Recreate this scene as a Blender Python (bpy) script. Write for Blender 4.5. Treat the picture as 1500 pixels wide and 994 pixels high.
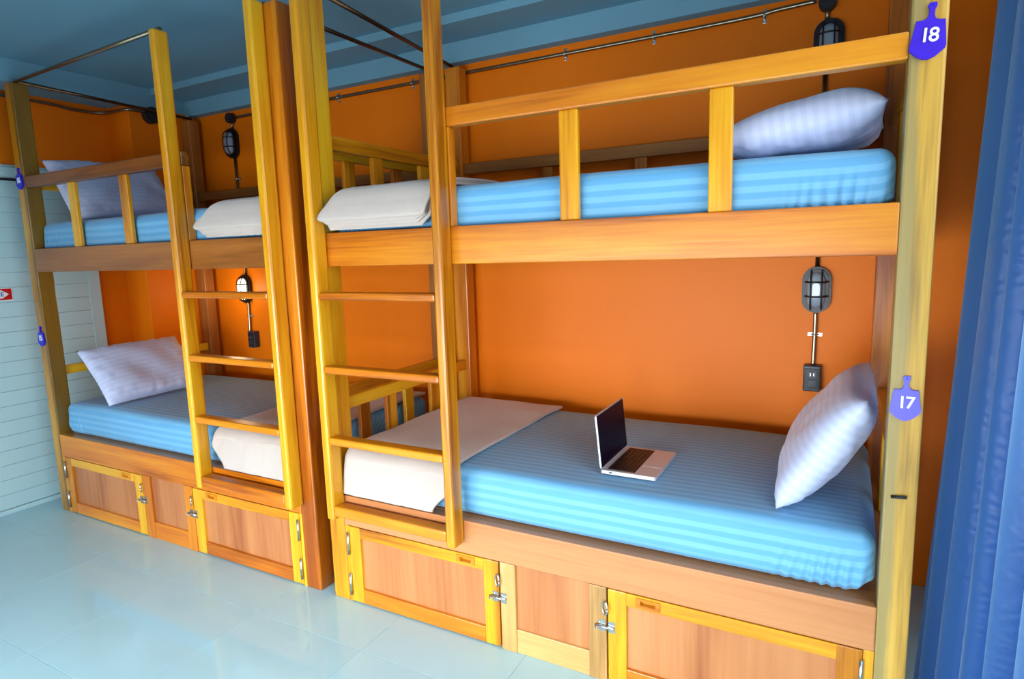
import bpy, bmesh, math, random
import numpy as np
from mathutils import Vector, Matrix, noise

for o in list(bpy.data.objects):
    bpy.data.objects.remove(o, do_unlink=True)
scene = bpy.context.scene
col = scene.collection
random.seed(4)

# ------------------------------------------------------------------ camera
YAW, PITCH, ROLL = map(math.radians, (28.53, 8.17, -1.74))
FPX = 907.3
fw = Vector((-math.sin(YAW)*math.cos(PITCH), math.cos(YAW)*math.cos(PITCH), -math.sin(PITCH)))
rt = Vector((math.cos(YAW), math.sin(YAW), 0))
up = rt.cross(fw)
r2 = math.cos(ROLL)*rt + math.sin(ROLL)*up
u2 = -math.sin(ROLL)*rt + math.cos(ROLL)*up
cam = bpy.data.objects.new('camera', bpy.data.cameras.new('camera'))
col.objects.link(cam)
cam.matrix_world = Matrix(((r2.x, u2.x, -fw.x, -0.192), (r2.y, u2.y, -fw.y, -1.922),
                           (r2.z, u2.z, -fw.z, 1.540), (0, 0, 0, 1)))
cam.data.sensor_fit = 'HORIZONTAL'
cam.data.sensor_width = 36.0
cam.data.lens = FPX/1500*36.0
cam.data.clip_start = 0.02
scene.camera = cam

# ------------------------------------------------------------------ world, daylight, exposure
w = bpy.data.worlds.new('daylight'); scene.world = w; w.use_nodes = True
w.node_tree.nodes['Background'].inputs[0].default_value = (0.70, 0.90, 1.0, 1)
w.node_tree.nodes['Background'].inputs[1].default_value = 1.0

def area(name, loc, direction, sx, sy, power, color, spread=180):
    l = bpy.data.lights.new(name, 'AREA'); l.shape = 'RECTANGLE'
    l.size, l.size_y, l.energy, l.color = sx, sy, power, color
    l.spread = math.radians(spread)
    o = bpy.data.objects.new(name, l); col.objects.link(o)
    o.location = loc
    o.rotation_euler = Vector(direction).to_track_quat('-Z', 'Y').to_euler()
    return o
# daylight entering through the balcony door in the right wall and the window wall opposite the bunks
area('daylight_right_window', (0.412, -0.98, 1.10), (-1, 0, -0.30), 1.9, 3.2, 50, (0.94, 0.985, 1.0), 150)
area('daylight_front_window', (-1.85, -3.36, 0.66), (0, 1, -0.30), 3.3, 1.25, 112, (0.88, 0.97, 1.0), 105)

scene.view_settings.view_transform = 'Standard'
scene.view_settings.look = 'None'
scene.view_settings.gamma = 1.0
scene.view_settings.use_curve_mapping = False
scene.view_settings.exposure = -0.05

# ------------------------------------------------------------------ materials
def srgb(r, g, b):
    f = lambda c: (c/255/12.92 if c/255 <= 0.04045 else ((c/255+0.055)/1.055)**2.4)
    return (f(r), f(g), f(b), 1)

def new_mat(name):
    m = bpy.data.materials.new(name); m.use_nodes = True
    nt = m.node_tree
    return m, nt, nt.nodes['Principled BSDF']

def node(nt, typ, **kw):
    n = nt.nodes.new(typ)
    for k, v in kw.items():
        setattr(n, k, v)
    return n

def link(nt, a, ao, b, bi):
    nt.links.new(a.outputs[ao], b.inputs[bi])

def plain(name, c, rough=0.5, metal=0.0, spec=0.5, bump=0.0, bscale=60, var=0.0, vscale=4):
    m, nt, b = new_mat(name)
    b.inputs['Base Color'].default_value = c
    b.inputs['Roughness'].default_value = rough
    b.inputs['Metallic'].default_value = metal
    b.inputs['Specular IOR Level'].default_value = spec
    tc = node(nt, 'ShaderNodeTexCoord')
    if bump:
        n = node(nt, 'ShaderNodeTexNoise'); n.inputs['Scale'].default_value = bscale; n.inputs['Detail'].default_value = 4
        bp = node(nt, 'ShaderNodeBump'); bp.inputs['Strength'].default_value = bump; bp.inputs['Distance'].default_value = 0.01
        link(nt, tc, 'Object', n, 'Vector'); link(nt, n, 0, bp, 'Height'); link(nt, bp, 0, b, 'Normal')
    if var:
        n = node(nt, 'ShaderNodeTexNoise'); n.inputs['Scale'].default_value = vscale; n.inputs['Detail'].default_value = 5
        r = node(nt, 'ShaderNodeValToRGB')
        r.color_ramp.elements[0].position = 0.3; r.color_ramp.elements[1].position = 0.7
        r.color_ramp.elements[0].color = tuple(x*(1-var) for x in c[:3])+(1,)
        r.color_ramp.elements[1].color = tuple(min(1, x*(1+var)) for x in c[:3])+(1,)
        link(nt, tc, 'Object', n, 'Vector'); link(nt, n, 0, r, 0); link(nt, r, 0, b, 'Base Color')
    return m

def wood(name, dark, mid, light, axis, rough=0.32, scale=1.0, hue_var=0.25):
    """varnished timber, grain running along one local axis, every board different"""
    m, nt, b = new_mat(name)
    tc = node(nt, 'ShaderNodeTexCoord'); oi = node(nt, 'ShaderNodeObjectInfo')
    off = node(nt, 'ShaderNodeVectorMath', operation='ADD')
    mul = node(nt, 'ShaderNodeMath', operation='MULTIPLY'); mul.inputs[1].default_value = 37.0
    link(nt, oi, 'Random', mul, 0); link(nt, tc, 'Object', off, 0); link(nt, mul, 0, off, 1)
    mp = node(nt, 'ShaderNodeMapping')
    s = [9*scale]*3; s['xyz'.index(axis)] = 0.8*scale
    mp.inputs['Scale'].default_value = s
    link(nt, off, 0, mp, 0)
    n1 = node(nt, 'ShaderNodeTexNoise'); n1.inputs['Scale'].default_value = 1.0; n1.inputs['Detail'].default_value = 3; n1.inputs['Distortion'].default_value = 0.6
    link(nt, mp, 0, n1, 'Vector')
    mp2 = node(nt, 'ShaderNodeMapping')
    s2 = [120*scale]*3; s2['xyz'.index(axis)] = 4*scale
    mp2.inputs['Scale'].default_value = s2
    link(nt, off, 0, mp2, 0)
    n2 = node(nt, 'ShaderNodeTexNoise'); n2.inputs['Scale'].default_value = 1.0; n2.inputs['Detail'].default_value = 4
    link(nt, mp2, 0, n2, 'Vector')
    mx = node(nt, 'ShaderNodeMath', operation='MULTIPLY_ADD'); mx.inputs[1].default_value = 0.35
    link(nt, n2, 0, mx, 0); link(nt, n1, 0, mx, 2)
    # each board its own tone
    rv = node(nt, 'ShaderNodeMath', operation='MULTIPLY_ADD'); rv.inputs[1].default_value = hue_var; rv.inputs[2].default_value = -hue_var/2-0.17
    link(nt, oi, 'Random', rv, 0)
    ad = node(nt, 'ShaderNodeMath', operation='ADD'); link(nt, mx, 0, ad, 0); link(nt, rv, 0, ad, 1)
    r = node(nt, 'ShaderNodeValToRGB'); e = r.color_ramp.elements
    e[0].position = 0.28; e[0].color = dark; e[1].position = 0.72; e[1].color = light
    k = e.new(0.47); k.color = mid
    link(nt, ad, 0, r, 0); link(nt, r, 0, b, 'Base Color')
    b.inputs['Roughness'].default_value = rough
    b.inputs['Specular IOR Level'].default_value = 0.45
    b.inputs['Coat Weight'].default_value = 0.25; b.inputs['Coat Roughness'].default_value = 0.2
    bp = node(nt, 'ShaderNodeBump'); bp.inputs['Strength'].default_value = 0.08; bp.inputs['Distance'].default_value = 0.003
    link(nt, n2, 0, bp, 'Height'); link(nt, bp, 0, b, 'Normal')
    return m

W = {}
for ax in 'xyz':
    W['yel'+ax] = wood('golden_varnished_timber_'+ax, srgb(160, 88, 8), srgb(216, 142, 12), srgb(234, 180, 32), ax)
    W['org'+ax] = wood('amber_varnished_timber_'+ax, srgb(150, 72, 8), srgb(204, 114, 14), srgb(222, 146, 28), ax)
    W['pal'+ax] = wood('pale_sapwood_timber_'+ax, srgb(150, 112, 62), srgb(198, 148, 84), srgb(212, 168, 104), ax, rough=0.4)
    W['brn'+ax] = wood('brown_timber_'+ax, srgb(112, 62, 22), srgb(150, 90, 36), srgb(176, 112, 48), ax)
    W['ply'+ax] = wood('reddish_plywood_'+ax, srgb(160, 92, 50), srgb(186, 118, 68), srgb(200, 136, 84), ax, rough=0.42, scale=0.6, hue_var=0.15)

def weathered_or_shaded(m, c=(146, 132, 84), lo=0.006, hi=0.022, a_=0.8, b_=0.0):
    # tints one half of the board
    nt = m.node_tree; b = nt.nodes['Principled BSDF']; src = b.inputs['Base Color'].links[0].from_socket
    tc = node(nt, 'ShaderNodeTexCoord'); sp = node(nt, 'ShaderNodeSeparateXYZ'); link(nt, tc, 'Object', sp, 0)
    mp = node(nt, 'ShaderNodeMapping'); mp.inputs['Scale'].default_value = (14, 14, 1.6); link(nt, tc, 'Object', mp, 0)
    n = node(nt, 'ShaderNodeTexNoise'); n.inputs['Scale'].default_value = 2; n.inputs['Detail'].default_value = 6; link(nt, mp, 0, n, 'Vector')
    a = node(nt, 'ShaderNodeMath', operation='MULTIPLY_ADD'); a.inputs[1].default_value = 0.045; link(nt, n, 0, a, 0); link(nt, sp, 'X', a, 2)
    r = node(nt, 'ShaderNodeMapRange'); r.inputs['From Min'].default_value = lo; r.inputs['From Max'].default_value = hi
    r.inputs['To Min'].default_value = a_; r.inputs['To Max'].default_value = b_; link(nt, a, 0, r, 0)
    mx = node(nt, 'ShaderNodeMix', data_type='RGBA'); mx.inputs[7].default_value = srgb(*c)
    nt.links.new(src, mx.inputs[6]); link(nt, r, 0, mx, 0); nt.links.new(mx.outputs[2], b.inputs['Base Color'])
    return m
W['weaz'] = weathered_or_shaded(wood('weathered_pale_timber_z', srgb(140, 108, 48), srgb(204, 158, 60), srgb(222, 184, 92), 'z', rough=0.42))
W['heaz'] = weathered_or_shaded(wood('side_shaded_timber_z', srgb(130, 84, 14), srgb(196, 136, 22), srgb(216, 166, 40), 'z'), (112, 84, 26), 0.040, 0.056, 0.0, 0.85)  # olive wood, with the shade of the post's +X side painted into the colour

M = {}
M['wall'] = plain('orange_wall_paint', srgb(238, 120, 4), rough=0.45, spec=0.22, bump=0.05, bscale=220)
M['ceil'] = plain('pale_blue_ceiling_paint', srgb(112, 164, 188), rough=0.7, bump=0.03, bscale=90)
M['white'] = plain('white_board_paint', srgb(188, 224, 234), rough=0.4, bump=0.04, bscale=30)
M['tile'] = plain('polished_white_floor_tile', srgb(178, 218, 230), rough=0.07, spec=0.5, var=0.03, vscale=2)
M['grout'] = plain('pale_grout', srgb(196, 224, 232), rough=0.5)
M['metal'] = plain('bright_zinc', srgb(200, 205, 208), rough=0.25, metal=1.0)
M['steel'] = plain('grey_steel_conduit', srgb(150, 140, 120), rough=0.3, metal=1.0)
M['rod'] = plain('bronze_pipe', srgb(110, 80, 60), rough=0.3, metal=1.0)
M['black'] = plain('black_enamel', srgb(10, 13, 26), rough=0.4)
M['blackm'] = plain('dark_iron', srgb(26, 26, 30), rough=0.5)
M['outlet'] = plain('dark_grey_plastic', srgb(40, 48, 62), rough=0.35)
M['purple'] = plain('violet_paint', srgb(56, 18, 200), rough=0.4)
M['lilac'] = plain('violet_paint_faded', srgb(98, 92, 226), rough=0.4)
M['blue'] = plain('cobalt_paint', srgb(25, 25, 205), rough=0.35)
M['num'] = plain('white_number_paint', srgb(235, 240, 245), rough=0.4)
M['red'] = plain('red_sign_print', srgb(205, 12, 22), rough=0.3)
M['signblue'] = plain('blue_sign_print', srgb(10, 30, 170), rough=0.3)
M['alu'] = plain('satin_aluminium', srgb(206, 206, 212), rough=0.42, metal=0.35)
M['screen'] = plain('dark_glass_screen', srgb(4, 6, 34), rough=0.3, spec=0.08)
M['keys'] = plain('black_key_plastic', srgb(20, 20, 26), rough=0.45)
M['slot'] = plain('bare_brown_wood', srgb(150, 84, 40), rough=0.6)

def fabric(name, c1, c2, pitch, weave=900, fuzz=0.0, rough=0.75, wr=0.12, stripes=True, sheen=0.2):
    """woven cotton; optional satin stripe running along local x on top and sides"""
    m, nt, b = new_mat(name)
    tc = node(nt, 'ShaderNodeTexCoord'); sp = node(nt, 'ShaderNodeSeparateXYZ'); link(nt, tc, 'Object', sp, 0)
    b.inputs['Roughness'].default_value = rough
    b.inputs['Sheen Weight'].default_value = sheen
    if stripes:
        su = node(nt, 'ShaderNodeAttribute', attribute_name='stripe')
        nz = node(nt, 'ShaderNodeTexNoise'); nz.inputs['Scale'].default_value = 5; link(nt, tc, 'Object', nz, 'Vector')
        wob = node(nt, 'ShaderNodeMath', operation='MULTIPLY_ADD'); wob.inputs[1].default_value = 0.006
        link(nt, nz, 0, wob, 0); link(nt, su, 'Fac', wob, 2)
        mu = node(nt, 'ShaderNodeMath', operation='MULTIPLY'); mu.inputs[1].default_value = 2*math.pi/pitch
        link(nt, wob, 0, mu, 0)
        si = node(nt, 'ShaderNodeMath', operation='SINE'); link(nt, mu, 0, si, 0)
        ra = node(nt, 'ShaderNodeValToRGB'); e = ra.color_ramp.elements
        mr = node(nt, 'ShaderNodeMapRange'); mr.inputs['From Min'].default_value = -1; mr.inputs['From Max'].default_value = 1
        link(nt, si, 0, mr, 0)
        e[0].position = 0.38; e[0].color = c1; e[1].position = 0.62; e[1].color = c2
        link(nt, mr, 0, ra, 0); link(nt, ra, 0, b, 'Base Color')
        rr = node(nt, 'ShaderNodeMapRange'); rr.inputs['To Min'].default_value = rough; rr.inputs['To Max'].default_value = rough-0.25
        link(nt, mr, 0, rr, 0); link(nt, rr, 0, b, 'Roughness')
    else:
        b.inputs['Base Color'].default_value = c1
    n = node(nt, 'ShaderNodeTexNoise'); n.inputs['Scale'].default_value = 14; n.inputs['Detail'].default_value = 3; n.inputs['Distortion'].default_value = 1.0
    n3 = node(nt, 'ShaderNodeTexNoise'); n3.inputs['Scale'].default_value = weave; n3.inputs['Detail'].default_value = 1
    link(nt, tc, 'Object', n, 'Vector'); link(nt, tc, 'Object', n3, 'Vector')
    b1 = node(nt, 'ShaderNodeBump'); b1.inputs['Strength'].default_value = wr; b1.inputs['Distance'].default_value = 0.02
    b2 = node(nt, 'ShaderNodeBump'); b2.inputs['Strength'].default_value = 0.15+fuzz; b2.inputs['Distance'].default_value = 0.002
    link(nt, n, 0, b1, 'Height'); link(nt, n3, 0, b2, 'Height'); link(nt, b1, 0, b2, 'Normal'); link(nt, b2, 0, b, 'Normal')
    return m

M['sheet'] = fabric('blue_striped_sateen_sheet', srgb(94, 162, 210), srgb(112, 177, 219), 0.036, wr=0.06)
M['pillow'] = fabric('white_striped_pillowcase', srgb(196, 204, 238), srgb(203, 211, 243), 0.03, rough=0.6)
M['blanket'] = fabric('cream_fleece_blanket', srgb(194, 180, 172), None, 1, weave=350, fuzz=0.25, rough=0.95, stripes=False, sheen=0.5)

def lens_mat(name, glow):
    m, nt, b = new_mat(name)
    b.inputs['Base Color'].default_value = srgb(150, 165, 180); b.inputs['Roughness'].default_value = 0.12
    if glow:
        b.inputs['Emission Color'].default_value = (1.0, 0.86, 0.62, 1); b.inputs['Emission Strength'].default_value = glow
    return m
M['lens'] = lens_mat('ribbed_lamp_glass', 0)
M['lens_on'] = lens_mat('glowing_lamp_glass', 3.0)

def curtain_mat():
    m, nt, b = new_mat('embossed_blue_curtain')
    tc = node(nt, 'ShaderNodeTexCoord')
    mp = node(nt, 'ShaderNodeMapping'); mp.inputs['Scale'].default_value = (12, 26, 1); link(nt, tc, 'UV', mp, 0)
    vo = node(nt, 'ShaderNodeTexVoronoi', voronoi_dimensions='2D'); vo.inputs['Scale'].default_value = 1.0
    link(nt, mp, 0, vo, 'Vector')
    df = node(nt, 'ShaderNodeVectorMath', operation='SUBTRACT'); link(nt, mp, 0, df, 0); link(nt, vo, 'Position', df, 1)
    sx = node(nt, 'ShaderNodeSeparateXYZ'); link(nt, df, 0, sx, 0)
    an = node(nt, 'ShaderNodeMath', operation='ARCTAN2'); link(nt, sx, 'Y', an, 0); link(nt, sx, 'X', an, 1)
    mu = node(nt, 'ShaderNodeMath', operation='MULTIPLY_ADD'); mu.inputs[1].default_value = 26; link(nt, vo, 'Distance', mu, 0); link(nt, an, 0, mu, 2)
    si = node(nt, 'ShaderNodeMath', operation='SINE'); link(nt, mu, 0, si, 0)
    bp = node(nt, 'ShaderNodeBump'); bp.inputs['Strength'].default_value = 0.16; bp.inputs['Distance'].default_value = 0.003
    link(nt, si, 0, bp, 'Height'); link(nt, bp, 0, b, 'Normal')
    b.inputs['Base Color'].default_value = srgb(30, 84, 166); b.inputs['Roughness'].default_value = 0.4
    b.inputs['Sheen Weight'].default_value = 0.3
    tr = node(nt, 'ShaderNodeBsdfTranslucent'); tr.inputs[0].default_value = srgb(150, 205, 250)
    mix = node(nt, 'ShaderNodeMixShader'); mix.inputs[0].default_value = 0.5
    out = nt.nodes['Material Output']
    link(nt, b, 0, mix, 1); link(nt, tr, 0, mix, 2); nt.links.new(mix.outputs[0], out.inputs[0])
    return m
M['curtain'] = curtain_mat()
mg, ntg, bg = new_mat('window_glass')
bg.inputs['Transmission Weight'].default_value = 1.0; bg.inputs['Roughness'].default_value = 0.0; bg.inputs['IOR'].default_value = 1.45
M['glass'] = mg

# ------------------------------------------------------------------ builders
def put(name, me, mat, parent=None, loc=(0, 0, 0), rot=(0, 0, 0), smooth=False):
    """link a mesh object; loc is in world space, the parents stand unrotated"""
    o = bpy.data.objects.new(name, me); col.objects.link(o)
    if mat and not me.materials:
        me.materials.append(mat)
    L = Vector(loc)
    if parent:
        o.parent = parent
        p = parent
        while p:
            L -= p.location; p = p.parent
    o.location = L; o.rotation_euler = rot
    if smooth:
        for p in me.polygons: p.use_smooth = True
    return o

def tag(o, label, cat, group=None):
    o['label'] = label; o['category'] = cat
    if group: o['group'] = group
    return o

def thing(name, loc, label, cat, group=None):
    o = bpy.data.objects.new(name, None); col.objects.link(o); o.location = loc
    o.empty_display_size = 0.1
    return tag(o, label, cat, group)

def struct(o):
    o['kind'] = 'structure'; return o

def mesh_from(bm, name):
    bmesh.ops.recalc_face_normals(bm, faces=bm.faces)
    me = bpy.data.meshes.new(name); bm.to_mesh(me); bm.free(); return me

def box_mesh(sx, sy, sz, bev=0.004, seg=2, name='board'):
    bm = bmesh.new(); bmesh.ops.create_cube(bm, size=1)
    bmesh.ops.scale(bm, vec=(sx, sy, sz), verts=bm.verts)
    if bev: bmesh.ops.bevel(bm, geom=bm.edges[:], offset=min(bev, 0.45*min(sx, sy, sz)), segments=seg, profile=0.5, affect='EDGES')
    return mesh_from(bm, name)

def box(name, x0, x1, y0, y1, z0, z1, mat, parent=None, bev=0.004, seg=2):
    if x1 < x0: x0, x1 = x1, x0
    return put(name, box_mesh(x1-x0, y1-y0, z1-z0, bev, seg, name), mat, parent, ((x0+x1)/2, (y0+y1)/2, (z0+z1)/2))

def multi_box(name, boxes, mat, parent=None, bev=0.0):
    """several boxes that are ONE solid piece (a wall around its opening)"""
    bm = bmesh.new()
    for x0, x1, y0, y1, z0, z1 in boxes:
        r = bmesh.ops.create_cube(bm, size=1)
        bmesh.ops.scale(bm, vec=(x1-x0, y1-y0, z1-z0), verts=r['verts'])
        bmesh.ops.translate(bm, vec=((x0+x1)/2, (y0+y1)/2, (z0+z1)/2), verts=r['verts'])
    return put(name, mesh_from(bm, name), mat, parent)

def tube_mesh(pts, rad, n=10, name='pipe'):
    pts = [Vector(p) for p in pts]; bm = bmesh.new(); rings = []
    for i, p in enumerate(pts):
        d = (pts[min(i+1, len(pts)-1)]-pts[max(i-1, 0)]).normalized()
        a = d.orthogonal().normalized() if i == 0 else (a - d*a.dot(d)).normalized()
        b = d.cross(a)
        rings.append([bm.verts.new(p+rad*(math.cos(t)*a+math.sin(t)*b)) for t in [2*math.pi*k/n for k in range(n)]])
    for A, B in zip(rings, rings[1:]):
        for k in range(n):
            f = bm.faces.new((A[k], A[(k+1) % n], B[(k+1) % n], B[k])); f.smooth = True
    bm.faces.new(rings[0]); bm.faces.new(rings[-1])
    return mesh_from(bm, name)

def tube(name, pts, rad, mat, parent=None, n=10):
    c = Vector(pts[0])
    return put(name, tube_mesh([Vector(p)-c for p in pts], rad, n, name), mat, parent, c)

def smooth_path(pts, k=6):
    out = []
    P = [Vector(p) for p in pts]
    for i in range(len(P)-1):
        p0, p1, p2, p3 = P[max(i-1, 0)], P[i], P[i+1], P[min(i+2, len(P)-1)]
        for j in range(k):
            t = j/k
            out.append(0.5*((2*p1)+(-p0+p2)*t+(2*p0-5*p1+4*p2-p3)*t*t+(-p0+3*p1-3*p2+p3)*t**3))
    out.append(P[-1]); return out

def prism_mesh(outline, depth, bev=0.002, name='plate', holes=()):
    """closed outline in x-z, front face at y=-depth, back at y=0"""
    bm = bmesh.new()
    f = bm.faces.new([bm.verts.new((x, 0, z)) for x, z in outline])
    r = bmesh.ops.extrude_face_region(bm, geom=[f])
    vs = [v for v in r['geom'] if isinstance(v, bmesh.types.BMVert)]
    bmesh.ops.translate(bm, vec=(0, -depth, 0), verts=vs)
    if bev:
        es = [e for e in bm.edges if all(v in vs for v in e.verts)]
        bmesh.ops.bevel(bm, geom=es, offset=bev, segments=2, affect='EDGES')
    return mesh_from(bm, name)

def grid_mesh(P, name, closed_u=False):
    """P[i][j] points"""
    nu, nv = len(P), len(P[0])
    verts = [tuple(p) for row in P for p in row]; faces = []
    for i in range(nu-1):
        for j in range(nv-1):
            faces.append((i*nv+j, (i+1)*nv+j, (i+1)*nv+j+1, i*nv+j+1))
    me = bpy.data.meshes.new(name); me.from_pydata(verts, [], faces)
    uv = me.uv_layers.new(name='UVMap')
    for poly in me.polygons:
        poly.use_smooth = True
        for li, vi in zip(poly.loop_indices, poly.vertices):
            uv.data[li].uv = (vi % nv/(nv-1), vi//nv/(nu-1))
    return me

def smoothstep(a, b, x):
    t = min(1, max(0, (x-a)/(b-a))); return t*t*(3-2*t)

# ------------------------------------------------------------------ room
XL, XR, YF, YB, ZC = -4.78, 0.44, -3.40, 1.20, 2.73
floor = struct(put('floor', box_mesh(XR-XL+0.2, YB-YF+0.2, 0.1, 0), M['grout'], None, ((XL+XR)/2, (YB+YF)/2, -0.0532)))
tile_me = box_mesh(0.5985, 0.5985, 0.012, 0.0006, 1, 'tile')
nx0 = -3.02
for i in range(-3, 6):
    for j in range(-5, 3):
        cx, cy = nx0+0.6*i+0.3, -0.256+0.6*j+0.3
        if cx-0.3 < XL-0.4 or cx > XR+0.1 or cy > YB-0.05 or cy < YF: continue
        put('tile', tile_me, M['tile'], floor, (cx, cy, -0.006))
struct(box('ceiling', XL-0.1, XR+0.1, YF-0.1, YB+0.1, ZC, ZC+0.1, M['ceil'], None, 0))
struct(box('trim_1', -4.53, XR, 0.88, YB, 2.688, ZC, M['ceil'], None, 0))
struct(box('trim_2', -4.53, XR, 1.132, YB, 2.582, 2.688, M['ceil'], None, 0))
struct(box('trim_3', XL, -4.53, YF, YB, 2.60, ZC, M['ceil'], None, 0))
struct(box('wall_back', XL-0.1, XR+0.1, YB, YB+0.1, 0, 2.73, M['wall'], None, 0))
struct(multi_box('wall_left', [(XL-0.1, XL, YF, YB, 0, ZC)], M['wall']))
struct(box('wall_corner_pillar', XL, -4.535, 0.713, YB, 0, 2.60, M['wall'], None, 0.004))
WY0, WY1, WZ1 = -2.6, 0.72, 2.35
struct(multi_box('wall_right', [(XR, XR+0.1, WY1, YB, 0, ZC), (XR, XR+0.1, YF, WY0, 0, ZC), (XR, XR+0.1, WY0, WY1, WZ1, ZC)], M['wall']))
FX0, FX1, FZ0, FZ1 = -3.55, -0.15, 0.0, 2.1
struct(multi_box('wall_front', [(XL, FX0, YF-0.1, YF, 0, ZC), (FX1, XR, YF-0.1, YF, 0, ZC), (FX0, FX1, YF-0.1, YF, 0, FZ0), (FX0, FX1, YF-0.1, YF, FZ1, ZC)], M['wall']))
def window(name, along, a0, a1, z0, z1, n, at):
    t = 0.05
    B = []
    def bb(p0, p1, q0, q1):
        return (at+0.02, at+0.07, p0, p1, q0, q1) if along == 'y' else (p0, p1, at-0.07, at-0.02, q0, q1)
    B += [bb(a0, a1, z0, z0+t), bb(a0, a1, z1-t, z1)]
    for k in range(n+1):
        c = a0+t/2+(a1-a0-t)*k/n
        B.append(bb(c-t/2, c+t/2, z0, z1))
    f = struct(multi_box(name, B, M['white']))
    for k in range(n):
        p0 = a0+(a1-a0)*k/n+0.03; p1 = a0+(a1-a0)*(k+1)/n-0.03
        x = bb(p0, p1, z0+0.03, z1-0.03)
        if along == 'y': box('pane', x[0]+0.02, x[0]+0.026, x[2], x[3], x[4], x[5], M['glass'], f, 0)
        else: box('pane', x[0], x[1], x[2]+0.02, x[2]+0.026, x[4], x[5], M['glass'], f, 0)
window('window_1', 'y', WY0, WY1, 0.0, WZ1, 3, XR)
window('window_2', 'x', FX0, FX1, FZ0, FZ1, 4, YF)

# white boarded sliding door on the left wall
door = struct(box('door_1', XL, XL+0.012, -1.25, 0.512, 0.03, 2.155, M['white'], None, 0))
pz, zz = 0.0916, 0.034
plank_me = box_mesh(0.012, 1.755, pz-0.0015, 0.0012, 1, 'plank')
while zz+pz < 2.158:
    put('plank', plank_me, M['white'], door, (XL+0.018, -0.368, zz+pz/2)); zz += pz
box('door_edge_batten', XL+0.012, XL+0.028, 0.440, 0.515, 0.03, 2.155, M['white'], door, 0.002)
box('threshold', XL+0.012, XL+0.03, -1.25, 0.515, 0.0, 0.03, M['white'], door, 0.003)
rail = box('slide_rail', XL+0.026, XL+0.034, -1.25, 0.15, 2.056, 2.072, M['blackm'], door, 0.001)
# arrow sign on the door
sg = thing('arrow_sign', (XL+0.028, -0.1, 1.367), 'red sign with white arrowhead and blue letter on the white door', 'sign')
box('plate', XL+0.025, XL+0.028, -0.212, -0.006, 1.328, 1.406, M['num'], sg, 0.001)
box('red_panel', XL+0.028, XL+0.0295, -0.207, -0.011, 1.333, 1.401, M['red'], sg, 0.0005)
arrow = [(-0.09, 0.026), (-0.03, 0.026), (0.008, 0.0), (-0.03, -0.026), (-0.09, -0.026)]
put('arrow', prism_mesh([(x, z) for x, z in arrow], 0.001, 0, 'arrow'), M['num'], sg, (XL+0.0295, -0.034, 1.367), (0, 0, math.pi/2))

def text_mesh(s, size, extrude, name='number'):
    c = bpy.data.curves.new(name, 'FONT'); c.body = s; c.size = size; c.extrude = extrude
    c.align_x = 'CENTER'; c.align_y = 'CENTER'; c.offset = size*0.012
    t = bpy.data.objects.new(name, c); col.objects.link(t)
    dg = bpy.context.evaluated_depsgraph_get()
    me = bpy.data.meshes.new_from_object(t.evaluated_get(dg))
    bpy.data.objects.remove(t); bpy.data.curves.remove(c)
    me.name = name
    return me
put('letter', text_mesh('E', 0.034, 0.0006, 'letter'), M['signblue'], sg, (XL+0.031, -0.062, 1.367), (math.pi/2, 0, math.pi/2))

# ------------------------------------------------------------------ bunks
def holed_board(x0, x1, y0, y1, z0, z1, h, depth):
    """board with a rounded-off rectangular pocket h=(hx0,hx1,hz0,hz1) sunk from the front"""
    cx, cy, cz = (x0+x1)/2, (y0+y1)/2, (z0+z1)/2
    bm = bmesh.new(); bmesh.ops.create_cube(bm, size=1)
    bmesh.ops.scale(bm, vec=(x1-x0, y1-y0, z1-z0), verts=bm.verts)
    front = [f for f in bm.faces if f.normal.y < -0.5][0]
    bm.faces.remove(front)
    o = [bm.verts.new((h[a]-cx, y0-cy, h[b]-cz)) for a, b in ((0, 2), (1, 2), (1, 3), (0, 3))]
    i = [bm.verts.new((v.co.x, v.co.y+depth, v.co.z)) for v in o]
    ov = [min((v for v in bm.verts if v not in o and v not in i and v.co.y < 0), key=lambda v: (v.co.x-sx*9)**2+(v.co.z-sz*9)**2) for sx, sz in ((-1, -1), (1, -1), (1, 1), (-1, 1))]
    for k in range(4):
        n = (k+1) % 4
        bm.faces.new((ov[k], ov[n], o[n], o[k])); bm.faces.new((o[k], o[n], i[n], i[k]))
    bm.faces.new(i)
    return mesh_from(bm, 'rail'), (cx, cy, cz)

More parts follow.
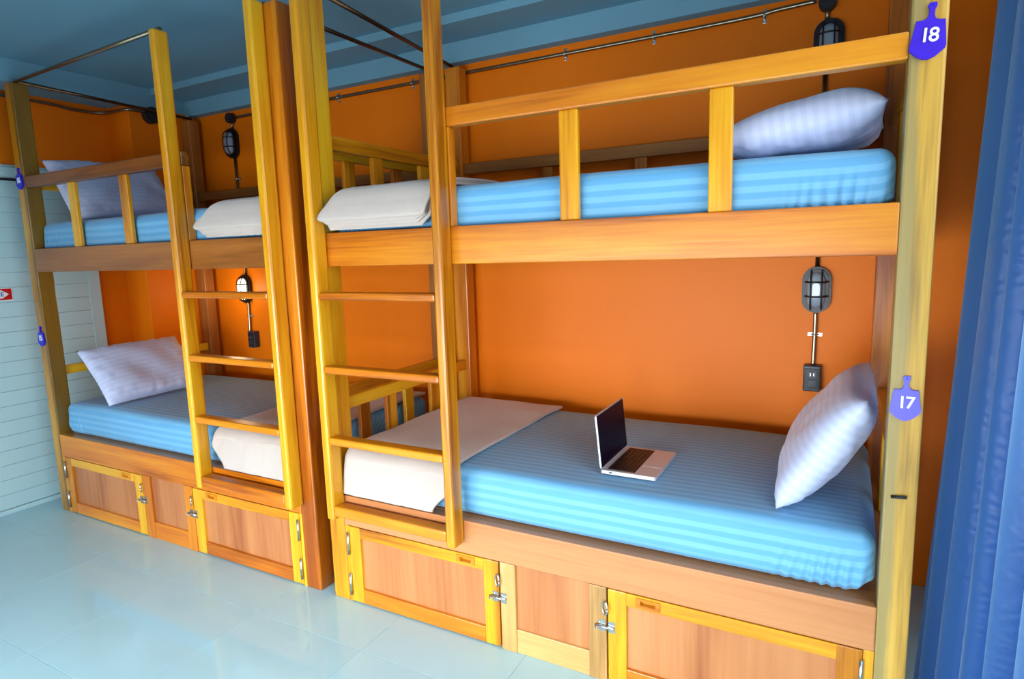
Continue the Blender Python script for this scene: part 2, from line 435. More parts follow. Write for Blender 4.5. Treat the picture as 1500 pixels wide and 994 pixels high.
def build_bunk(x_lad, W_, sgn, label, tones):
    """x_lad: outer x of the ladder end; sgn +1 if the bed runs to +x from there"""
    k = W_/2.2
    X = lambda u: x_lad+sgn*u*k
    root = thing('bunk_bed', (X(1.1), 0.58, 0), label, 'bunk bed', 'wooden bunk beds')
    def b(name, u0, u1, y0, y1, z0, z1, tone, par=root, bev=0.004):
        mat = W[tone] if tone in W else M[tone]
        return box(name, X(u0), X(u1), y0, y1, z0, z1, mat, par, bev)
    ZT = 2.58
    # posts
    b('post', 0.0, 0.09, 0, 0.09, 0, ZT, tones['post_lad']+'z', bev=0.007)
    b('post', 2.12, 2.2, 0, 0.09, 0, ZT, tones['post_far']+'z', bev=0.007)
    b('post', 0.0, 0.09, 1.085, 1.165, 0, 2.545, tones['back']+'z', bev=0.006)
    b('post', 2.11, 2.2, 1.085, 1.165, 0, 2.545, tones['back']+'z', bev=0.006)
    # side rails and bed bases
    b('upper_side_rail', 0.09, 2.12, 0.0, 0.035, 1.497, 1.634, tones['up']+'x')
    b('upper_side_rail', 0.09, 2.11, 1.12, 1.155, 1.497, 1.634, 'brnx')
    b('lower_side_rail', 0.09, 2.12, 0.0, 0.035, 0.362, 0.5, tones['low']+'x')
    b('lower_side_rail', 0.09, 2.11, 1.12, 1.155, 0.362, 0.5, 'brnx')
    for u0, u1 in ((0.01, 0.045), (2.155, 2.19)):
        b('end_board', u0, u1, 0.09, 1.085, 1.497, 1.60, 'orgy')
        b('end_board', u0, u1, 0.09, 1.085, 0.362, 0.5, 'orgy')
    b('bed_base', 0.045, 2.155, 0.036, 1.119, 1.575, 1.597, 'plyx', bev=0.002)
    b('bed_base', 0.045, 2.155, 0.036, 1.119, 0.472, 0.497, 'plyx', bev=0.002)
    # guard rail, its uprights
    b('guard_rail', 0.69, 2.12, 0.0, 0.045, 1.986, 2.053, tones['guard']+'x', bev=0.006)
    b('baluster', 0.69, 0.728, 0.002, 0.043, 1.634, 1.986, 'orgz')
    b('baluster', 1.154, 1.221, 0.01, 0.032, 1.634, 1.986, 'yelz')
    b('baluster', 1.633, 1.700, 0.01, 0.032, 1.634, 1.986, 'yelz')
    # back guard
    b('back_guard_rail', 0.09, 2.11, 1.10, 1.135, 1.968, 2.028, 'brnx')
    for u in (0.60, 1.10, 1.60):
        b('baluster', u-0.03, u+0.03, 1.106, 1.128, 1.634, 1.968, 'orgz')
    # end panels, two levels at both ends
    for u0, u1 in ((0.025, 0.065), (2.14, 2.18)):
        for z0, zr0, zr1 in ((0.5, 0.86, 0.915), (1.60, 1.984, 2.043)):
            b('end_rail', u0, u1, 0.09, 1.085, zr0, zr1, 'yely')
            for y in (0.412, 0.775):
                b('baluster', u0+0.008, u1-0.008, y-0.036, y+0.036, z0, zr0, 'yelz')
    # ladder
    for u0, u1 in ((0.065, 0.107), (0.686, 0.725)):
        b('ladder_stile', u0, u1, -0.075, -0.001, 0.41, ZT, tones['stile']+'z', bev=0.010)
    for zt, h in ((1.393, 0.031), (1.087, 0.031), (0.781, 0.032), (0.476, 0.046)):
        b('ladder_rung', 0.107, 0.686, -0.073, -0.012, zt-h, zt, 'orgx', bev=0.008)
    # locker fronts
    b('locker_stile', 0.09, 0.107, 0.002, 0.03, 0.0, 0.362, 'yelz', bev=0.002)
    b('locker_stile', 2.093, 2.12, 0.002, 0.03, 0.0, 0.362, 'yelz', bev=0.002)
    def door_(u0, u1, hinge_u, latch_u, pull, tone):
        p = b('locker_door', u0+0.05, u1-0.05, 0.014, 0.026, 0.04, 0.33, tones['panel']+'z', bev=0)
        b('door_stile', u0+0.001, u0+0.068, 0.0, 0.028, 0.006, 0.359, tone+'z', p, 0.003)
        b('door_stile', u1-0.068, u1-0.001, 0.0, 0.028, 0.006, 0.359, tone+'z', p, 0.003)
        b('door_rail', u0+0.068, u1-0.068, 0.0, 0.028, 0.006, 0.072, 'orgx', p, 0.003)
        xa, xb = sorted((X(u0+0.068), X(u1-0.068)))
        pc = X(pull)
        me, c = holed_board(xa, xb, 0.0, 0.028, 0.312, 0.359, (pc-0.026, pc+0.026, 0.329, 0.345), 0.014)
        put('door_rail', me, W['yelx'], p, c)
        # carved pull: raised lip round the pocket
        lip = [(-.042, -.016), (.042, -.016), (.042, .016), (-.042, .016)]
        bm = bmesh.new()
        o = [bm.verts.new((x, 0, z)) for x, z in lip]; i = [bm.verts.new((x*0.62, 0, z*0.5)) for x, z in lip]
        fs = [bm.faces.new((o[q], o[(q+1) % 4], i[(q+1) % 4], i[q])) for q in range(4)]
        r = bmesh.ops.extrude_face_region(bm, geom=fs)
        bmesh.ops.translate(bm, vec=(0, -0.004, 0), verts=[v for v in r['geom'] if isinstance(v, bmesh.types.BMVert)])
        put('pull', mesh_from(bm, 'pull'), W['orgx'], p, (pc, 0.0, 0.337))
        for z0, z1 in ((0.228, 0.333), (0.036, 0.141)):
            xh = X(hinge_u)
            tube('hinge', [(xh, -0.006, z0), (xh, -0.006, z1)], 0.0062, M['metal'], p)
        # bolt latch across the gap, ring above
        xl = X(latch_u)
        q = multi_box('latch', [(xl-0.030, xl-0.006, -0.003, 0.0, 0.196, 0.238), (xl+0.006, xl+0.030, -0.003, 0.0, 0.196, 0.238)], M['metal'], p)
        tube('latch_bolt', [(xl-0.042, -0.008, 0.216), (xl+0.028, -0.008, 0.216)], 0.0055, M['metal'], p)
        tube('latch_knob', [(xl-0.034, -0.008, 0.216), (xl-0.034, -0.022, 0.212)], 0.004, M['metal'], p)
        ring = [(xl-0.004+0.011*math.cos(t), -0.010-0.006*math.cos(t), 0.290+0.024*math.sin(t)) for t in [2*math.pi*s/20 for s in range(20)]]
        tube('latch_ring', ring+ring[:1], 0.0035, M['metal'], p, 8)
    door_(0.107, 0.873, 0.111, 0.876, 0.724, 'yel')
    door_(1.313, 2.093, 2.089, 1.310, 1.457, tones['d2'])
    p = b('locker_panel', 0.93, 1.26, 0.014, 0.026, 0.06, 0.355, tones['panel']+'z', bev=0)
    b('panel_stile', 0.878, 0.944, 0.0, 0.028, 0.0, 0.361, tones['mid']+'z', p, 0.003)
    b('panel_stile', 1.242, 1.308, 0.0, 0.028, 0.0, 0.361, tones['mid']+'z', p, 0.003)
    b('panel_rail', 0.944, 1.242, 0.004, 0.028, 0.0, 0.098, tones['mid']+'x', p, 0.003)
    b('locker_carcass', 0.092, 2.118, 0.04, 1.11, 0.004, 0.36, 'plyx', bev=0)
    # curtain pipes on top
    tube('curtain_pipe', [(X(0.10 if sgn > 0 else 0.10), 0.03, ZT+0.008), (X(0.03), 1.12, 2.557)], 0.010, M['rod'], root)
    tube('curtain_pipe', [(X(2.128), 0.03, ZT+0.008), (X(2.128), 1.12, 2.557)], 0.010, M['rod'], root)
    tube('curtain_pipe', [(X(2.14), 0.03, ZT+0.008), (X(0.70), -0.03, ZT+0.008)], 0.010, M['steel'], root)
    return root, X

bunkR, XRf = build_bunk(-2.2, 2.2, 1, 'bunk bed with the number 18 and 17 plaques, nearest the blue curtain', dict(
    post_lad='yel', post_far='wea', back='org', up='org', low='ply', guard='org', stile='yel', panel='ply', d2='yel', mid='pal'))
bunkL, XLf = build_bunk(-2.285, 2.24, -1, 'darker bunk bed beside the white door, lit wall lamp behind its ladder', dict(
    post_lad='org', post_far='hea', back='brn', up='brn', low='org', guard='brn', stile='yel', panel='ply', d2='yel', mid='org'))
# bolt left in the front post
bolt = tube('post_bolt', [(-0.062, -0.004, 0.838), (-0.026, -0.010, 0.843)], 0.0045, M['blackm'], bunkR, 8)

# ------------------------------------------------------------------ mattresses
def rbox(sx, sy, sz, r, step, disp=None):
    h = np.array([sx, sy, sz])/2
    n = [max(2, int(round(2*a/s_))) for a, s_ in zip(h, step)]
    lin = [np.linspace(-a, a, m+1) for a, m in zip(h, n)]
    idx = {}; verts = []; faces = []
    def vid(i, j, k):
        key = (i, j, k)
        if key not in idx:
            p = np.array([lin[0][i], lin[1][j], lin[2][k]])
            inner = np.clip(p, -(h-r), h-r); d = p-inner; L = np.linalg.norm(d)
            if L > 1e-9: p = inner+d/L*r
            idx[key] = len(verts); verts.append(p)
        return idx[key]
    nx, ny, nz = n
    for i in range(nx):
        for j in range(ny):
            faces.append((vid(i, j, nz), vid(i+1, j, nz), vid(i+1, j+1, nz), vid(i, j+1, nz)))
            faces.append((vid(i, j, 0), vid(i, j+1, 0), vid(i+1, j+1, 0), vid(i+1, j, 0)))
    for i in range(nx):
        for k in range(nz):
            faces.append((vid(i, 0, k), vid(i+1, 0, k), vid(i+1, 0, k+1), vid(i, 0, k+1)))
            faces.append((vid(i, ny, k), vid(i, ny, k+1), vid(i+1, ny, k+1), vid(i+1, ny, k)))
    for j in range(ny):
        for k in range(nz):
            faces.append((vid(0, j, k), vid(0, j, k+1), vid(0, j+1, k+1), vid(0, j+1, k)))
            faces.append((vid(nx, j, k), vid(nx, j+1, k), vid(nx, j+1, k+1), vid(nx, j, k+1)))
    out = [disp(p, h) if disp else p for p in verts]
    return [tuple(map(float, p)) for p in out], faces, [float(p[1]-p[2]) for p in verts]

def mattress(name, x0, x1, y0, y1, z0, z1, head, label, seed):
    def disp(p, h):
        x, y, z = p
        top = smoothstep(-0.2, 1.0, z/h[2])
        n = noise.noise(Vector((x*2.2+seed, y*2.2, z*3)))
        z2 = z+0.006*n*top
        # gentle dome of the top
        z2 += 0.008*top*(1-(x/h[0])**4)*(1-(y/h[1])**4)
        # gathered pleats of the fitted sheet near the lower corners
        low = 1-smoothstep(-0.9, 0.75, z/h[2])
        cor = smoothstep(0.66, 0.86, abs(x)/h[0])*(1-0.55*smoothstep(0.95, 1.0, abs(x)/h[0]))
        pl = math.sin(abs(x)*190-3.2*(z/h[2]+1)+5*noise.noise(Vector((x*8, z*5, seed))))
        side = smoothstep(0.86, 1.0, abs(y)/h[1])
        y2 = y+math.copysign(1, y)*side*low*cor*0.012*pl*(0.6+0.8*noise.noise(Vector((x*13, z*4, seed+9))))
        y2 += math.copysign(1, y)*side*0.004*noise.noise(Vector((x*5, z*10, seed+4)))
        # rounded-up bottom at the ends
        z2 += 0.03*(1-smoothstep(-1.0, -0.2, z/h[2]))*smoothstep(0.93, 1.0, abs(x)/h[0])
        return (x, y2, z2)
    v, f, st = rbox(x1-x0, y1-y0, z1-z0, 0.045, (0.0075, 0.024, 0.013), disp)
    me = bpy.data.meshes.new(name); me.from_pydata(v, [], f)
    me.attributes.new('stripe', 'FLOAT', 'POINT').data.foreach_set('value', st)
    o = put(name, me, M['sheet'], None, ((x0+x1)/2, (y0+y1)/2, (z0+z1)/2), smooth=True)
    return tag(o, label, 'mattress', 'mattresses in blue striped sheets')
mattress('mattress', -2.10, -0.084, 0.045, 1.035, 0.4985, 0.690, 1, 'blue striped mattress under the open laptop, lower bunk nearest the curtain', 1.3)
mattress('mattress', -2.10, -0.088, 0.045, 1.035, 1.598, 1.786, 1, 'blue striped mattress behind the guard rail leading to plaque 18', 5.1)
mattress('mattress', -4.43, -2.385, 0.045, 1.035, 0.4985, 0.690, -1, 'blue striped mattress on the lower bunk next to the white door', 9.7)
mattress('mattress', -4.43, -2.385, 0.045, 1.035, 1.598, 1.786, -1, 'blue striped mattress on the upper bunk next to the white door', 14.2)

# ------------------------------------------------------------------ pillows
def pillow(length, height, thick, loc, rot, label, seed, wr=0.014):
    n, m = 44, 30
    bm = bmesh.new(); top = {}; bot = {}
    for i in range(n+1):
        for j in range(m+1):
            u, v = 2*i/n-1, 2*j/m-1
            px = u*(1-0.04*(1-u*u)-0.03*(1-v*v)*abs(u)**3)
            py = v*(1-0.04*(1-v*v)-0.035*(1-u*u)*abs(v)**3)
            t = ((1-abs(u)**4.0)*(1-abs(v)**3.4))
            t = max(0, t)**0.5
            x, y = px*length/2, py*height/2
            edge = smoothstep(0.5, 0.97, max(abs(u), abs(v)))*(1-smoothstep(0.97, 1, max(abs(u), abs(v))))
            w_ = wr*noise.noise(Vector((x*7+seed, y*7, 0)))*t+wr*0.8*edge*noise.noise(Vector((x*26, y*26, seed)))
            on = i in (0, n) or j in (0, m)
            sag = 0.012*noise.noise(Vector((x*3, y*3, seed+7)))
            a = bm.verts.new((x, y, thick/2*t+w_*(not on)+sag)); top[i, j] = a
            if on: bot[i, j] = a
            else:
                w2 = wr*noise.noise(Vector((x*7, y*7+seed, 3)))*t
                bot[i, j] = bm.verts.new((x, y, -thick/2*t+w2+sag))
    for i in range(n):
        for j in range(m):
            bm.faces.new((top[i, j], top[i+1, j], top[i+1, j+1], top[i, j+1]))
            q = (bot[i, j], bot[i, j+1], bot[i+1, j+1], bot[i+1, j])
            if len({v for v in q}) == 4:
                try: bm.faces.new(q)
                except ValueError: pass
    me = mesh_from(bm, 'pillow')
    me.attributes.new('stripe', 'FLOAT', 'POINT').data.foreach_set('value', [v.co.y for v in me.vertices])
    o = put('pillow', me, M['pillow'], None, loc, rot, True)
    return tag(o, label, 'pillow', 'bed pillows')

def frame_rot(ax, ay):
    """euler whose local x is ax and local y is ay"""
    x = Vector(ax).normalized(); y = (Vector(ay)-x*x.dot(Vector(ay))).normalized(); z = x.cross(y)
    return Matrix(((x.x, y.x, z.x), (x.y, y.y, z.y), (x.z, y.z, z.z))).to_euler()
pillow(0.64, 0.44, 0.16, (-0.232, 0.42, 0.895), frame_rot((0.03, 1, 0.02), (0.24, 0.0, 0.37)), 'white striped pillow leaning by the post with plaque 17', 2.0)
pillow(0.60, 0.46, 0.17, (-0.335, 0.42, 1.895), frame_rot((0.02, 1, 0.02), (0.46, 0, 0.062)), 'white pillow lying on the upper bunk near plaque 18', 7.0)
pillow(0.62, 0.42, 0.13, (-4.10, 0.37, 0.872), frame_rot((0.02, 1, 0.02), (-0.27, 0, 0.31)), 'lavender white pillow leaning on the lower bunk by the white door', 11.0)
pillow(0.66, 0.44, 0.14, (-4.225, 0.395, 1.98), frame_rot((0.02, 1, 0.02), (-0.25, 0, 0.33)), 'pale blue pillow leaning on the upper bunk by the white door', 17.0)

# ------------------------------------------------------------------ blankets
def drape(profile, xa, xb, nx, seed, amp=0.006, slant=None):
    """profile: list of (y,z) from back to hem; x range per profile point given by xa(t), xb(t)"""
    P = []
    prof = smooth_path([(0, y, z) for y, z in profile], 7)
    for i in range(nx+1):
        row = []
        for j, p in enumerate(prof):
            t = j/(len(prof)-1)
            x = xa(t)+(xb(t)-xa(t))*i/nx
            d = noise.noise(Vector((x*5+seed, p.y*5, p.z*5)))*amp
            d2 = noise.noise(Vector((x*11, p.y*3+seed, p.z*3)))*amp*0.9
            row.append((x, p.y-abs(d2)*(1 if t > 0.7 else 0)-d*(t > 0.72), p.z+d*(t <= 0.72)))
        P.append(row)
    return P

def blanket_runner(sgn, x_lad, label, seed):
    X = lambda u: x_lad+sgn*u
    prof = [(1.025, 0.708), (0.85, 0.71), (0.6, 0.71), (0.35, 0.71), (0.15, 0.71), (0.06, 0.706), (0.02, 0.685), (0.004, 0.64), (-0.004, 0.58), (-0.010, 0.515)]
    P = drape(prof, lambda t: X(0.115), lambda t: X(0.70-0.03*math.sin(3*t)-0.11*smoothstep(0.80, 1.0, t)), 46, seed, 0.007)
    me = grid_mesh(P, 'blanket')
    c = Vector((X(0.4), 0.5, 0.7))
    me.transform(Matrix.Translation(-c))
    o = put('blanket', me, M['blanket'], None, c)
    s = o.modifiers.new('thickness', 'SOLIDIFY'); s.thickness = 0.012; s.offset = 0
    return tag(o, label, 'blanket', 'cream blankets spread over the lower beds')
blanket_runner(1, -2.2, 'cream blanket spread across the foot of the bed with the laptop', 3.0)
blanket_runner(-1, -2.285, 'cream blanket spread across the lower bed beside the white door', 8.0)

def folded_blanket(left, right, label, seed):
    """blanket folded into several layers, laid over the mattress edge; left/right give the x of
    the edge on top, at the bulge and at the hem"""
    def edge(e, t):
        return e[0]+(e[1]-e[0])*smoothstep(0.50, 0.86, t)+(e[2]-e[1])*smoothstep(0.86, 1.0, t)
    bm = bmesh.new()
    for q in range(4):
        o = 0.0125*q
        e = 0.006*math.sin(q*2.1+seed)
        prof = [(0.62, 1.808+o*0.5), (0.4, 1.81+o*0.5), (0.2, 1.806+o*0.5), (0.07, 1.797+o*0.4), (0.018-o*0.6, 1.772+o*0.4), (-0.004-o*0.9, 1.73), (-0.007-o*1.15, 1.69), (-0.004-o*1.05, 1.643+0.012*q)]
        P = drape(prof, lambda t: edge(left, t)-e, lambda t: edge(right, t)+e, 34, seed, 0.004)
        me = grid_mesh(P, 'layer')
        bm.from_mesh(me); bpy.data.meshes.remove(me)
    me = bpy.data.meshes.new('folded_blanket'); bm.to_mesh(me); bm.free()
    c = Vector(((left[0]+right[0])/2, 0.2, 1.75)); me.transform(Matrix.Translation(-c))
    o = put('folded_blanket', me, M['blanket'], None, c, smooth=True)
    s = o.modifiers.new('thickness', 'SOLIDIFY'); s.thickness = 0.0095; s.offset = 0
    return tag(o, label, 'blanket', 'folded blankets on the upper beds')
folded_blanket((-2.005, -2.080, -2.058), (-1.53, -1.56, -1.605), 'folded cream blanket on the upper bunk leading to plaque 18', 2.0)
folded_blanket((-2.775, -2.872, -2.845), (-2.402, -2.40, -2.40), 'folded cream blanket on the upper bunk beside the white door', 6.0)

# ------------------------------------------------------------------ laptop
lp = thing('laptop', (-0.878, 0.357, 0.697), 'open silver laptop with dark screen on the blue bed', 'laptop')
LX0, LX1, LY0, LY1, LZ = -0.984, -0.772, 0.200, 0.512, 0.6995
def rounded_rect(w_, h_, r, n=5):
    pts = []
    for cx, cy, a0 in ((w_/2-r, h_/2-r, 0), (-w_/2+r, h_/2-r, 90), (-w_/2+r, -h_/2+r, 180), (w_/2-r, -h_/2+r, 270)):
        for k in range(n+1):
            a = math.radians(a0+90*k/n); pts.append((cx+r*math.cos(a), cy+r*math.sin(a)))
    return pts
LW, LD = LY1-LY0, LX1-LX0
# local frame of plates: x along width, z along depth, front face at -y
base = put('base', prism_mesh(rounded_rect(LW, LD, 0.010), 0.0125, 0.002, 'base'), M['alu'], lp, ((LX0+LX1)/2, (LY0+LY1)/2, LZ), (-math.pi/2, 0, math.pi/2))
ztop = LZ+0.0125
bm = bmesh.new()
for r_ in range(6):
    nk = 14
    for q in range(nk):
        if r_ == 5 and 4 <= q <= 8:
            if q != 4: continue
            y0k, y1k = LY0+0.02+4*0.0194, LY0+0.02+9*0.0194-0.003
        else:
            y0k = LY0+0.02+q*0.0194; y1k = y0k+0.0164
        x0k = LX0+0.024+r_*0.0172; x1k = x0k+0.0142
        rr = bmesh.ops.create_cube(bm, size=1)
        bmesh.ops.scale(bm, vec=(x1k-x0k, y1k-y0k, 0.0015), verts=rr['verts'])
        bmesh.ops.translate(bm, vec=((x0k+x1k)/2-(LX0+LX1)/2, (y0k+y1k)/2-(LY0+LY1)/2, 0), verts=rr['verts'])
kb = put('keyboard', mesh_from(bm, 'keyboard'), M['keys'], lp, ((LX0+LX1)/2, (LY0+LY1)/2, ztop+0.0012)); kb['kind'] = 'stuff'
box('key_bed', LX0+0.022, LX0+0.128, LY0+0.017, LY1-0.017, ztop-0.001, ztop+0.0004, M['blackm'], lp, 0)
box('trackpad', LX1-0.080, LX1-0.008, LY0+0.104, LY1-0.104, ztop-0.001, ztop+0.0006, M['alu'], lp, 0.0003)
box('port', LX0+0.035, LX0+0.047, LY0-0.0006, LY0+0.002, LZ+0.004, LZ+0.009, M['blackm'], lp, 0)
tilt = math.radians(5.5)
# lid leans slightly back from the hinge (towards -x)
def lid_pt(h, t): return (LX0+0.004-h*math.sin(tilt)+t*math.cos(tilt), (LY0+LY1)/2, ztop+h*math.cos(tilt)+t*math.sin(tilt))
lid = put('lid', prism_mesh(rounded_rect(LW, 0.207, 0.010), 0.006, 0.0015, 'lid'), M['alu'], lp, lid_pt(0.1055, -0.004), (-tilt, 0, math.pi/2))
put('screen', prism_mesh(rounded_rect(LW-0.008, 0.199, 0.007), 0.0008, 0, 'screen'), M['screen'], lid, lid_pt(0.1055, 0.0021), (0, 0, 0))
sc = lid.children[0]; sc.location = (0, -0.0060, 0)

# ------------------------------------------------------------------ wall lamps, conduit, sockets
def stadium(w_, h_, n=14):
    r = w_/2; s = h_/2-r; pts = []
    for k in range(n+1):
        a = math.pi*k/n; pts.append((r*math.cos(a), s+r*math.sin(a)))
    for k in range(n+1):
        a = math.pi+math.pi*k/n; pts.append((r*math.cos(a), -s+r*math.sin(a)))
    return pts

def dome_mesh(w_, h_, d, name):
    """rounded oval bulge, flat at y=0, bulging to y=-d"""
    bm = bmesh.new(); rings = []
    N = 7
    for q in range(N):
        a = q/(N-1)*math.pi/2*0.94
        sc_ = math.cos(a); y = -d*math.sin(a)
        rings.append([bm.verts.new((x*(0.35+0.65*sc_), y, z*(0.35+0.65*sc_))) for x, z in stadium(w_, h_)])
    for A, B in zip(rings, rings[1:]):
        for k in range(len(A)):
            f = bm.faces.new((A[k], A[(k+1) % len(A)], B[(k+1) % len(A)], B[k])); f.smooth = True
    bm.faces.new(rings[-1]); bm.faces.new(rings[0])
    return mesh_from(bm, name)

def wall_lamp(x, z, label, on=False):
    t = thing('wall_lamp', (x, YB, z), label, 'wall lamp', 'caged oval wall lamps')
    put('lamp_body', prism_mesh(stadium(0.118, 0.207), 0.036, 0.010, 'lamp_body'), M['black'], t, (x, YB, z), smooth=False)
    put('lamp_glass', dome_mesh(0.074, 0.158, 0.034, 'lamp_glass'), M['lens_on' if on else 'lens'], t, (x, YB-0.034, z))
    for dz in (-0.028, 0.036):
        pts = [(x+0.046*math.sin(a), YB-0.036-0.042*math.cos(a), z+dz) for a in [math.radians(d) for d in range(-90, 91, 15)]]
        tube('cage_bar', pts, 0.0036, M['black'], t, 8)
    for dx in (-0.022, 0.022):
        pts = [(x+dx, YB-0.036-0.041*math.cos(a), z+0.088*math.sin(a)) for a in [math.radians(d) for d in range(-90, 91, 15)]]
        tube('cage_bar', pts, 0.0032, M['black'], t, 8)
    if on:
        l = bpy.data.lights.new('lamp_glow', 'POINT'); l.energy = 1.6; l.color = (1.0, 0.78, 0.45); l.shadow_soft_size = 0.05
        o = bpy.data.objects.new('lamp_glow', l); col.objects.link(o); o.parent = t; o.location = (0.0, -0.13, -0.01)
    return t
wall_lamp(-0.313, 1.324, 'black caged wall lamp over the laptop bed, right lower wall')
wall_lamp(-0.303, 2.366, 'black caged wall lamp partly hidden by the guard rail below plaque 18')
wall_lamp(-4.115, 1.318, 'lit caged wall lamp behind the ladder of the darker bunk', True)
wall_lamp(-4.115, 2.358, 'unlit black caged wall lamp above the folded blanket of the darker bunk')

def socket(x, z, label):
    t = thing('wall_socket', (x, YB, z), label, 'socket', 'surface wall sockets')
    box('back_box', x-0.036, x+0.036, YB-0.048, YB, z-0.060, z+0.060, M['outlet'], t, 0.005)
    box('face_plate', x-0.029, x+0.029, YB-0.051, YB-0.047, z-0.046, z+0.046, M['black'], t, 0.002)
    box('socket_insert', x-0.016, x+0.020, YB-0.0535, YB-0.050, z+0.004, z+0.034, M['outlet'], t, 0.001)
    box('socket_insert', x-0.016, x+0.020, YB-0.0535, YB-0.050, z-0.036, z-0.006, M['outlet'], t, 0.001)
    for dx in (-0.006, 0.008):
        box('slot', x+dx-0.0015, x+dx+0.0015, YB-0.0542, YB-0.053, z+0.012, z+0.026, M['metal'], t, 0)
socket(-0.317, 0.922, 'dark socket on the wall above the laptop bed')
socket(-4.06, 0.945, 'dark socket on the wall behind the darker bunk ladder')

def clamp(x, z, par, vertical=True):
    if vertical:
        c = box('clamp', x-0.030, x+0.030, YB-0.004, YB, z-0.008, z+0.008, M['metal'], par, 0.001)
        tube('clamp_band', [(x-0.014, YB-0.004, z), (x-0.012, YB-0.020, z), (x, YB-0.026, z), (x+0.012, YB-0.020, z), (x+0.014, YB-0.004, z)], 0.004, M['metal'], par, 6)
    else:
        c = box('clamp', x-0.008, x+0.008, YB-0.004, YB, z-0.030, z+0.030, M['metal'], par, 0.001)
        tube('clamp_band', [(x, YB-0.004, z-0.014), (x, YB-0.020, z-0.012), (x, YB-0.026, z), (x, YB-0.020, z+0.012), (x, YB-0.004, z+0.014)], 0.004, M['metal'], par, 6)

def conduit(x, zj, zl_up, zl_low, zs, label):
    """drop from the ceiling run through both lamps to the socket"""
    t = thing('conduit_drop', (x, YB, zs), label, 'conduit', 'vertical conduit drops')
    y = YB-0.014
    tube('conduit', [(x, y, zj), (x, y, zl_up+0.10)], 0.0095, M['steel'], t)
    tube('conduit', [(x, y, zl_up-0.10), (x, y, zl_low+0.10)], 0.0095, M['steel'], t)
    tube('conduit', smooth_path([(x, y, zl_low-0.10), (x, y, (zl_low+zs)/2), (x-0.002, y-0.003, zs+0.075), (x-0.002, y-0.008, zs+0.058)]), 0.0095, M['steel'], t)
    clamp(x, 2.11, t); clamp(x, 1.12, t)
    b_ = put('junction_box', prism_mesh(stadium(0.07, 0.0701), 0.045, 0.004, 'junction_box'), M['blackm'], t, (x, YB, zj+0.01))
    return t
conduit(-0.313, 2.525, 2.366, 1.324, 0.922, 'metal conduit dropping to the socket above the laptop bed')
conduit(-4.10, 2.520, 2.358, 1.318, 0.945, 'metal conduit dropping to the socket behind the darker bunk')
run = thing('conduit_run', (-2.2, YB, 2.533), 'metal conduit running along the back wall just below the beam', 'conduit')
tube('conduit', smooth_path([(-4.06, YB-0.016, 2.530), (-3.5, YB-0.014, 2.532), (-2.0, YB-0.014, 2.533), (-0.75, YB-0.014, 2.535), (-0.5, YB-0.016, 2.545), (-0.36, YB-0.02, 2.548)], 8), 0.0095, M['steel'], run)
for x in (-3.084, -2.5, -1.521, -1.058, -0.563, -3.6):
    clamp(x, 2.533, run, False)
lrun = thing('conduit_run', (XL, 0.4, 2.56), 'conduit along the wall above the white door, ending in a round box', 'conduit')
tube('conduit', smooth_path([(XL+0.014, -0.8, 2.568), (XL+0.014, 0.25, 2.566), (XL+0.016, 0.47, 2.553), (XL+0.03, 0.62, 2.553), (XL+0.09, 0.675, 2.556), (-4.56, 0.69, 2.56), (-4.515, 0.73, 2.562), (-4.515, 0.83, 2.562)], 6), 0.010, M['steel'], lrun)
put('junction_box', prism_mesh(stadium(0.11, 0.1101), 0.06, 0.012, 'junction_box'), M['blackm'], lrun, (-4.535, 0.86, 2.545), (0, 0, math.pi/2))

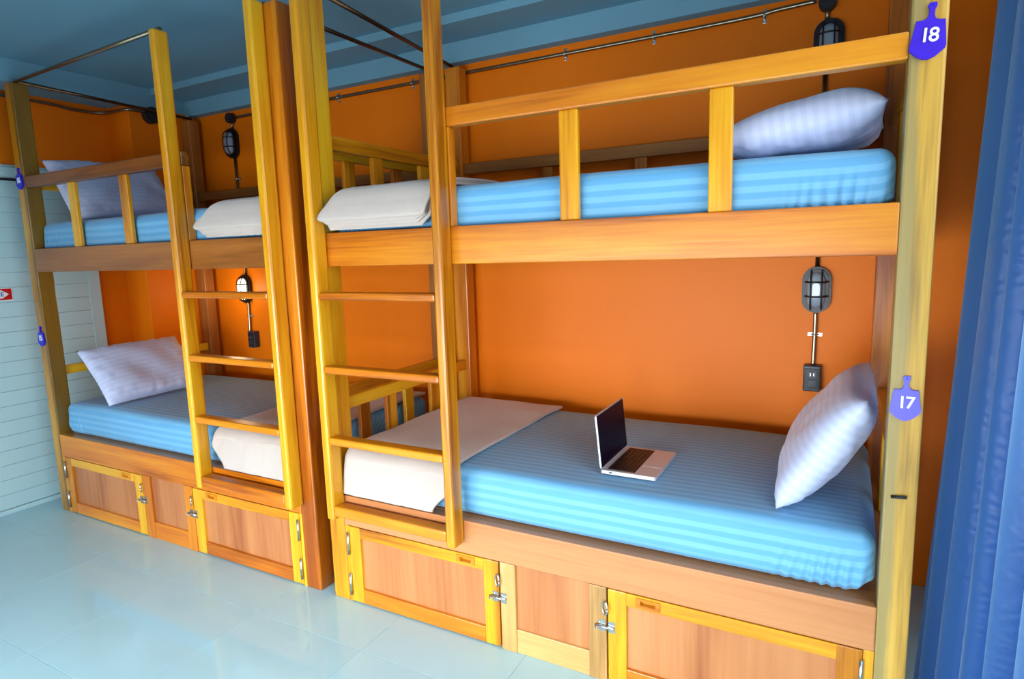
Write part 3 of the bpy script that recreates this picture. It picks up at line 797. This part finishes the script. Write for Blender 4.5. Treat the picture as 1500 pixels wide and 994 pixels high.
# ------------------------------------------------------------------ number plaques
PLQ = [(-0.0065, 0.062), (0.0075, 0.0625), (0.009, 0.055), (0.0055, 0.046), (0.0055, 0.036), (0.009, 0.028), (0.016, 0.0245), (0.028, 0.0245),
       (0.036, -0.030), (0.0345, -0.037), (0.018, -0.053), (0.004, -0.060), (-0.006, -0.0595), (-0.020, -0.053), (-0.0345, -0.040), (-0.036, -0.033),
       (-0.028, 0.0245), (-0.016, 0.0245), (-0.009, 0.028), (-0.0055, 0.036), (-0.0055, 0.046), (-0.009, 0.055)]
def plaque(x, z, num, mat, tilt, label, sc_=1.0):
    t = thing('number_plaque', (x, -0.001, z), label, 'number plaque', 'paddle shaped number plaques')
    t.rotation_euler = (0, tilt, 0)
    def child(name, me, m, loc, rot=(0, 0, 0)):
        o = bpy.data.objects.new(name, me); col.objects.link(o); me.materials.append(m); o.parent = t; o.location = loc; o.rotation_euler = rot; return o
    child('board', prism_mesh([(a*sc_, b_*sc_) for a, b_ in PLQ], 0.008, 0.0012, 'board'), mat, (0, 0, 0))
    child('hanging_hole', prism_mesh([(0.0024*math.cos(q), 0.0024*math.sin(q)) for q in [2*math.pi*k/12 for k in range(12)]], 0.0006, 0, 'hanging_hole'), M['signblue'], (0.0, -0.008, 0.056*sc_))
    if num:
        for ch, dx in zip(num, (-0.0065, 0.0085)):
            child('digit', text_mesh(ch, 0.046, 0.002, 'digit'), M['num'], (dx*1.25, -0.0095, -0.010), (math.pi/2, 0, 0))
plaque(-0.040, 2.041, '18', M['purple'], math.radians(4), 'violet paddle shaped plaque numbered 18 at the guard rail end', 1.08)
plaque(-0.042, 1.116, '17', M['lilac'], 0.0, 'lilac paddle shaped plaque numbered 17 on the post')
plaque(-4.482, 2.040, '16', M['blue'], 0.0, 'small cobalt blue plaque high on the post by the white door')
plaque(-4.482, 1.110, '15', M['blue'], 0.0, 'small cobalt blue plaque low on the post by the white door')

# ------------------------------------------------------------------ curtain
P = []
NZ, NT = 60, 190
for i in range(NZ+1):
    z = 0.03+(2.58-0.03)*i/NZ
    row = []
    fl = 1-(z/2.58)
    for j in range(NT+1):
        t = j/NT
        x0 = 0.174-0.084*fl
        x = x0+(0.345-x0)*t**1.5; y = 0.34-0.72*t
        dx, dy = (0.345-x0)*1.5*t**0.5, -0.72
        L_ = math.hypot(dx, dy); nx_, ny_ = -dy/L_, dx/L_
        ph = 2*math.pi*(7.0*t-0.15)+0.35*math.sin(z*1.1+t*3)
        a = 0.030+0.014*fl
        d_ = a*math.sin(ph)+0.006*math.sin(2.3*ph+z*0.8)
        x += nx_*d_+0.010*math.cos(ph)*dx/L_; y += ny_*d_+0.022*math.cos(ph)*dy/L_
        row.append((min(x, 0.390), y, z))
    P.append(row)
cu = put('curtain', grid_mesh(P, 'curtain'), M['curtain'])
tag(cu, 'long blue embossed curtain hanging in folds beside the window', 'curtain')
rodc = tube('curtain_rail', smooth_path([(0.14, 0.36, 2.60), (0.19, 0.12, 2.60), (0.27, -0.15, 2.60), (0.345, -0.45, 2.60), (0.36, -1.4, 2.60), (0.36, -2.55, 2.60)]), 0.012, M['rod'])
tag(rodc, 'metal curtain rail above the blue curtain and the window', 'curtain rail')
